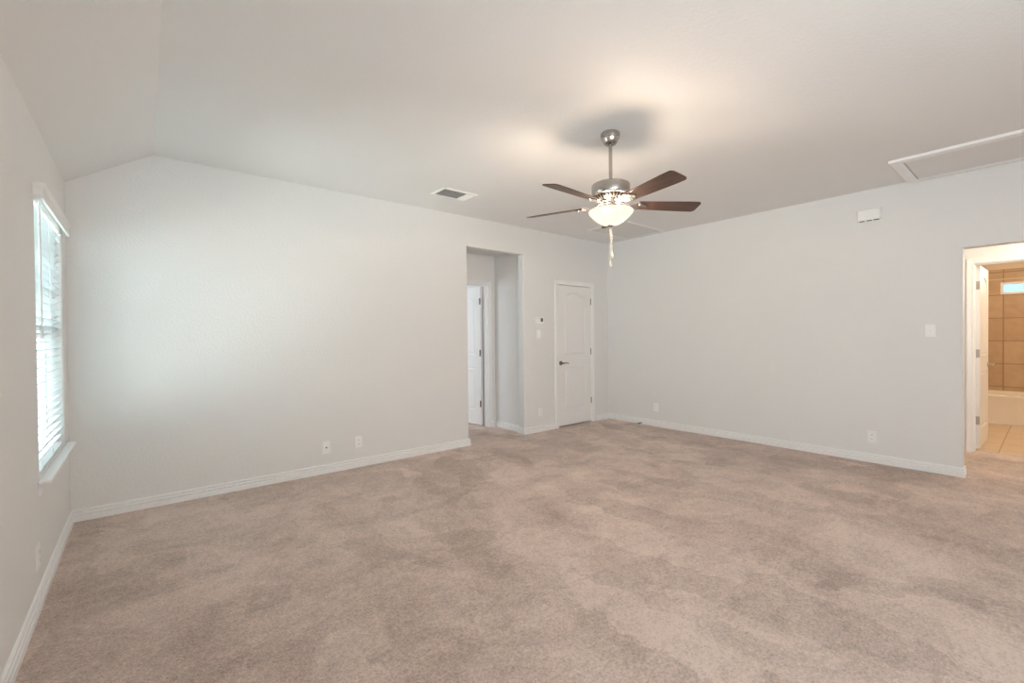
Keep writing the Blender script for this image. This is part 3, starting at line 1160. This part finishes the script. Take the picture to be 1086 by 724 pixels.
# return-air grille near the corner, behind the fan
gx0, gx1, gy0, gy1 = -0.965, -0.095, -1.055, -0.42
gr = thing('return_grille', 'large flush white return air grille on the ceiling near the corner', 'vent', ((gx0 + gx1) / 2, (gy0 + gy1) / 2, CEIL))
hx, hy_ = (gx1 - gx0) / 2, (gy1 - gy0) / 2
bm = sweep([(-hx, -hy_), (-hx, hy_), (hx, hy_), (hx, -hy_), (-hx, -hy_)], [(0, 0), (0, -0.005), (0.006, -0.009), (0.028, -0.009), (0.032, 0)], flat)
obj('frame', bm, MVENT, gr)
obj('backing', bx(-hx + 0.02, hx - 0.02, -hy_ + 0.02, hy_ - 0.02, -0.0012, -0.0004), MDUCT, gr)
bm = bmesh.new()
ns = 34
v0 = bmesh.new()
vs = [v0.verts.new(p) for p in ((-hx + 0.028, -0.008, -0.002), (hx - 0.028, -0.008, -0.002), (hx - 0.028, 0.007, -0.009), (-hx + 0.028, 0.007, -0.009))]
v2 = [v0.verts.new((v.co.x, v.co.y + 0.0005, v.co.z + 0.0010)) for v in vs]
v0.faces.new(vs)
v0.faces.new(v2)
for i in range(4):
    v0.faces.new((vs[i], vs[(i + 1) % 4], v2[(i + 1) % 4], v2[i]))
bm.free()
g0 = obj('slat', v0, MGRILLE, gr)
for k in range(ns):
    s_ = g0 if k == 0 else g0.copy()
    if k:
        COL.objects.link(s_)
        s_.parent = gr
    s_.location = (0, -hy_ + 0.040 + k * (2 * hy_ - 0.08) / (ns - 1), 0)

# attic hatch against the right wall
ax0, ax1, ay0, ay1 = -0.805, -0.016, -4.98, -3.585
at = thing('attic_hatch', 'white trimmed attic access hatch in the ceiling along the right wall', 'hatch', ((ax0 + ax1) / 2, (ay0 + ay1) / 2, CEIL))
hx, hy_ = (ax1 - ax0) / 2, (ay1 - ay0) / 2
bm = sweep([(-hx, -hy_), (-hx, hy_), (hx, hy_), (hx, -hy_), (-hx, -hy_)], [(0, 0), (0, -0.020), (0.004, -0.022), (0.076, -0.022), (0.080, -0.018), (0.080, 0)], flat)
obj('trim_frame', bm, MT, at)
obj('panel', bx(-hx + 0.083, hx - 0.083, -hy_ + 0.09, hy_ - 0.090, -0.019, -0.001), MC, at)

# ------------------------------------------------------------------ wall plates and boxes
# local frame of a plate: x across, z up, front towards -y; back at y = 0
def plate(name, label, cat, loc, rotz, w=0.072, h=0.117, group=None):
    t = thing(name, label, cat, loc, (0, 0, rotz), group)
    bm = bmesh.new()
    prof = ((0, 0), (0, -0.003), (0.004, -0.006))
    rings = []
    for ins, y in prof:
        rings.append([bm.verts.new((sx * (w / 2 - ins), y, sz * (h / 2 - ins))) for sx, sz in ((-1, -1), (1, -1), (1, 1), (-1, 1))])
    for a, c in zip(rings, rings[1:]):
        for i in range(4):
            bm.faces.new((a[i], a[(i + 1) % 4], c[(i + 1) % 4], c[i]))
    bm.faces.new(rings[-1])
    bm.faces.new(rings[0])
    obj('cover_plate', bm, MPLATE, t)
    return t


def screw(t, z, r=0.003):
    bm = bmesh.new()
    lathe(bm, [(r, -0.0055), (r, -0.0072), (r * 0.6, -0.0076)], 10, axis='y')
    return obj('screw', bm, MPLATE, t, loc=(0, 0, z))


def receptacle(t, z):
    bm = bmesh.new()
    o_ = []
    for k in range(20):
        a = 2 * PI * k / 20
        x, zz = 0.0165 * math.cos(a), 0.0165 * math.sin(a)
        o_.append((x, max(-0.0135, min(0.0135, zz))))
    f0 = [bm.verts.new((x, -0.005, zz)) for x, zz in o_]
    f1 = [bm.verts.new((x, -0.0085, zz)) for x, zz in o_]
    bm.faces.new(f1)
    for i in range(20):
        bm.faces.new((f0[i], f0[(i + 1) % 20], f1[(i + 1) % 20], f1[i]))
    box(bm, -0.0075, -0.0055, -0.0088, -0.0083, -0.001, 0.0075, 1)
    box(bm, 0.0055, 0.0075, -0.0088, -0.0083, 0.0, 0.0075, 1)
    lathe(bm, [(0.0024, -0.0088), (0.0024, -0.0083)], 10, axis='y', mi=1)
    for v in bm.verts[-20:] if False else []:
        pass
    return obj('receptacle', bm, [MPLATE, MDARK], t, loc=(0, 0, z))


def duplex(label, loc, rotz):
    t = plate('outlet', label, 'outlet', loc, rotz)
    receptacle(t, 0.0195)
    receptacle(t, -0.0195)
    screw(t, 0)
    return t


RZ_B = -PI / 2      # front faces -x on the right wall
RZ_L = PI / 2       # front faces +x on the left wall
o1 = duplex('white duplex outlet low on the long back wall beside a coax plate', (-3.985, 0, 0.250), 0)
dup(o1, 'white outlet low on the wall between the opening and closed door', (-1.471, 0, 0.265))
dup(o1, 'white outlet low on the bare wall near the closed door corner', (0, -0.850, 0.272), (0, 0, RZ_B))
dup(o1, 'white outlet low on the bare wall close to the bathroom passage', (0, -3.309, 0.255), (0, 0, RZ_B))
dup(o1, 'outlet seen edge-on low on the window wall below the sill', (-W, -1.305, 0.242), (0, 0, RZ_L))
# coax plate
t = plate('coax_plate', 'white coax wall plate with one central jack beside the outlet', 'wall plate', (-4.300, 0, 0.246), 0)
bm = bmesh.new()
lathe(bm, [(0.008, -0.005), (0.008, -0.008), (0.005, -0.009), (0.005, -0.014), (0.002, -0.014)], 12, axis='y')
obj('jack', bm, MDN, t, smooth=True)
screw(t, 0.042)
screw(t, -0.042)


def switch(label, loc, rotz, toggles=(0,), w=0.072):
    t = plate('light_switch', label, 'switch', loc, rotz, w)
    for x in toggles:
        bm = bmesh.new()
        vs = [bm.verts.new(p) for p in ((x - 0.005, -0.0055, -0.012), (x + 0.005, -0.0055, -0.012), (x + 0.005, -0.0055, 0.012), (x - 0.005, -0.0055, 0.012))]
        v2 = [bm.verts.new(p) for p in ((x - 0.004, -0.010, -0.006), (x + 0.004, -0.010, -0.006), (x + 0.004, -0.017, 0.008), (x - 0.004, -0.017, 0.008))]
        bm.faces.new(vs)
        bm.faces.new(v2)
        for i in range(4):
            bm.faces.new((vs[i], vs[(i + 1) % 4], v2[(i + 1) % 4], v2[i]))
        obj('toggle', bm, MPLATE, t)
    screw(t, 0.03)
    screw(t, -0.03)
    return t


switch('white toggle light switch directly below the thermostat', (-1.484, 0, 1.333), 0)
switch('white toggle light switch on the bare wall near the bathroom passage', (0, -3.742, 1.318), RZ_B, w=0.080)

# thermostat
t = thing('thermostat', 'small white thermostat with dark display beside the vestibule opening', 'thermostat', (-1.478, 0, 1.520))
obj('body', bx(-0.068, 0.068, -0.026, 0.0, -0.047, 0.047), MPLATE, t, bevel=0.006, seg=3)
obj('display', bx(0.006, 0.046, -0.0275, -0.0255, -0.022, 0.028), MSCREEN, t)
for k in range(2):
    obj('button', bx(-0.052, -0.030, -0.0285, -0.0255, 0.004 - k * 0.022, 0.016 - k * 0.022), MPLATE, t, bevel=0.001)

# door chime
t = thing('door_chime', 'white door chime box high on the bare wall near the ceiling hatch', 'door chime', (0, -3.292, 2.483), (0, 0, RZ_B))
bm = bmesh.new()
w, h, d = 0.093, 0.056, 0.048
back = [bm.verts.new((sx * w, 0, sz * h)) for sx, sz in ((-1, -1), (1, -1), (1, 1), (-1, 1))]
mid_ = [bm.verts.new((sx * w, -d + 0.008, sz * h)) for sx, sz in ((-1, -1), (1, -1), (1, 1), (-1, 1))]
fr_ = [bm.verts.new((sx * (w - 0.006), -d, sz * (h - 0.006))) for sx, sz in ((-1, -1), (1, -1), (1, 1), (-1, 1))]
for a, c in ((back, mid_), (mid_, fr_)):
    for i in range(4):
        bm.faces.new((a[i], a[(i + 1) % 4], c[(i + 1) % 4], c[i]))
bm.faces.new(fr_)
bm.faces.new(back)
obj('cover', bm, MPLATE, t, bevel=0.003)
for k in range(3):
    x = -0.058 + k * 0.058
    obj('sound_slot', bx(x - 0.020, x + 0.020, -d + 0.004, -0.010, -h - 0.0012, -h + 0.0005), MDARK, t)

# spring door stop on the right wall baseboard
t = thing('door_stop', 'small door stop with black tip on the baseboard near the corner', 'door stop', (-0.0180, -0.615, 0.018), (0, 0, RZ_B))
bm = bmesh.new()
lathe(bm, [(0.012, 0), (0.012, -0.004), (0.007, -0.008)], 14, axis='y')
obj('base', bm, MSN, t, smooth=True)
bm = bmesh.new()
pts = []
for k in range(12 * 9 + 1):
    a = 2 * PI * k / 12
    pts.append((0.0052 * math.cos(a), -0.006 - 0.058 * k / 108, 0.0052 * math.sin(a)))
tube(bm, pts, 0.0014, 6)
obj('spring', bm, MDN, t, smooth=True)
bm = bmesh.new()
lathe(bm, [(0.007, -0.060), (0.0095, -0.064), (0.0095, -0.076), (0.007, -0.080)], 14, axis='y')
obj('rubber_tip', bm, MRUB, t, smooth=True)
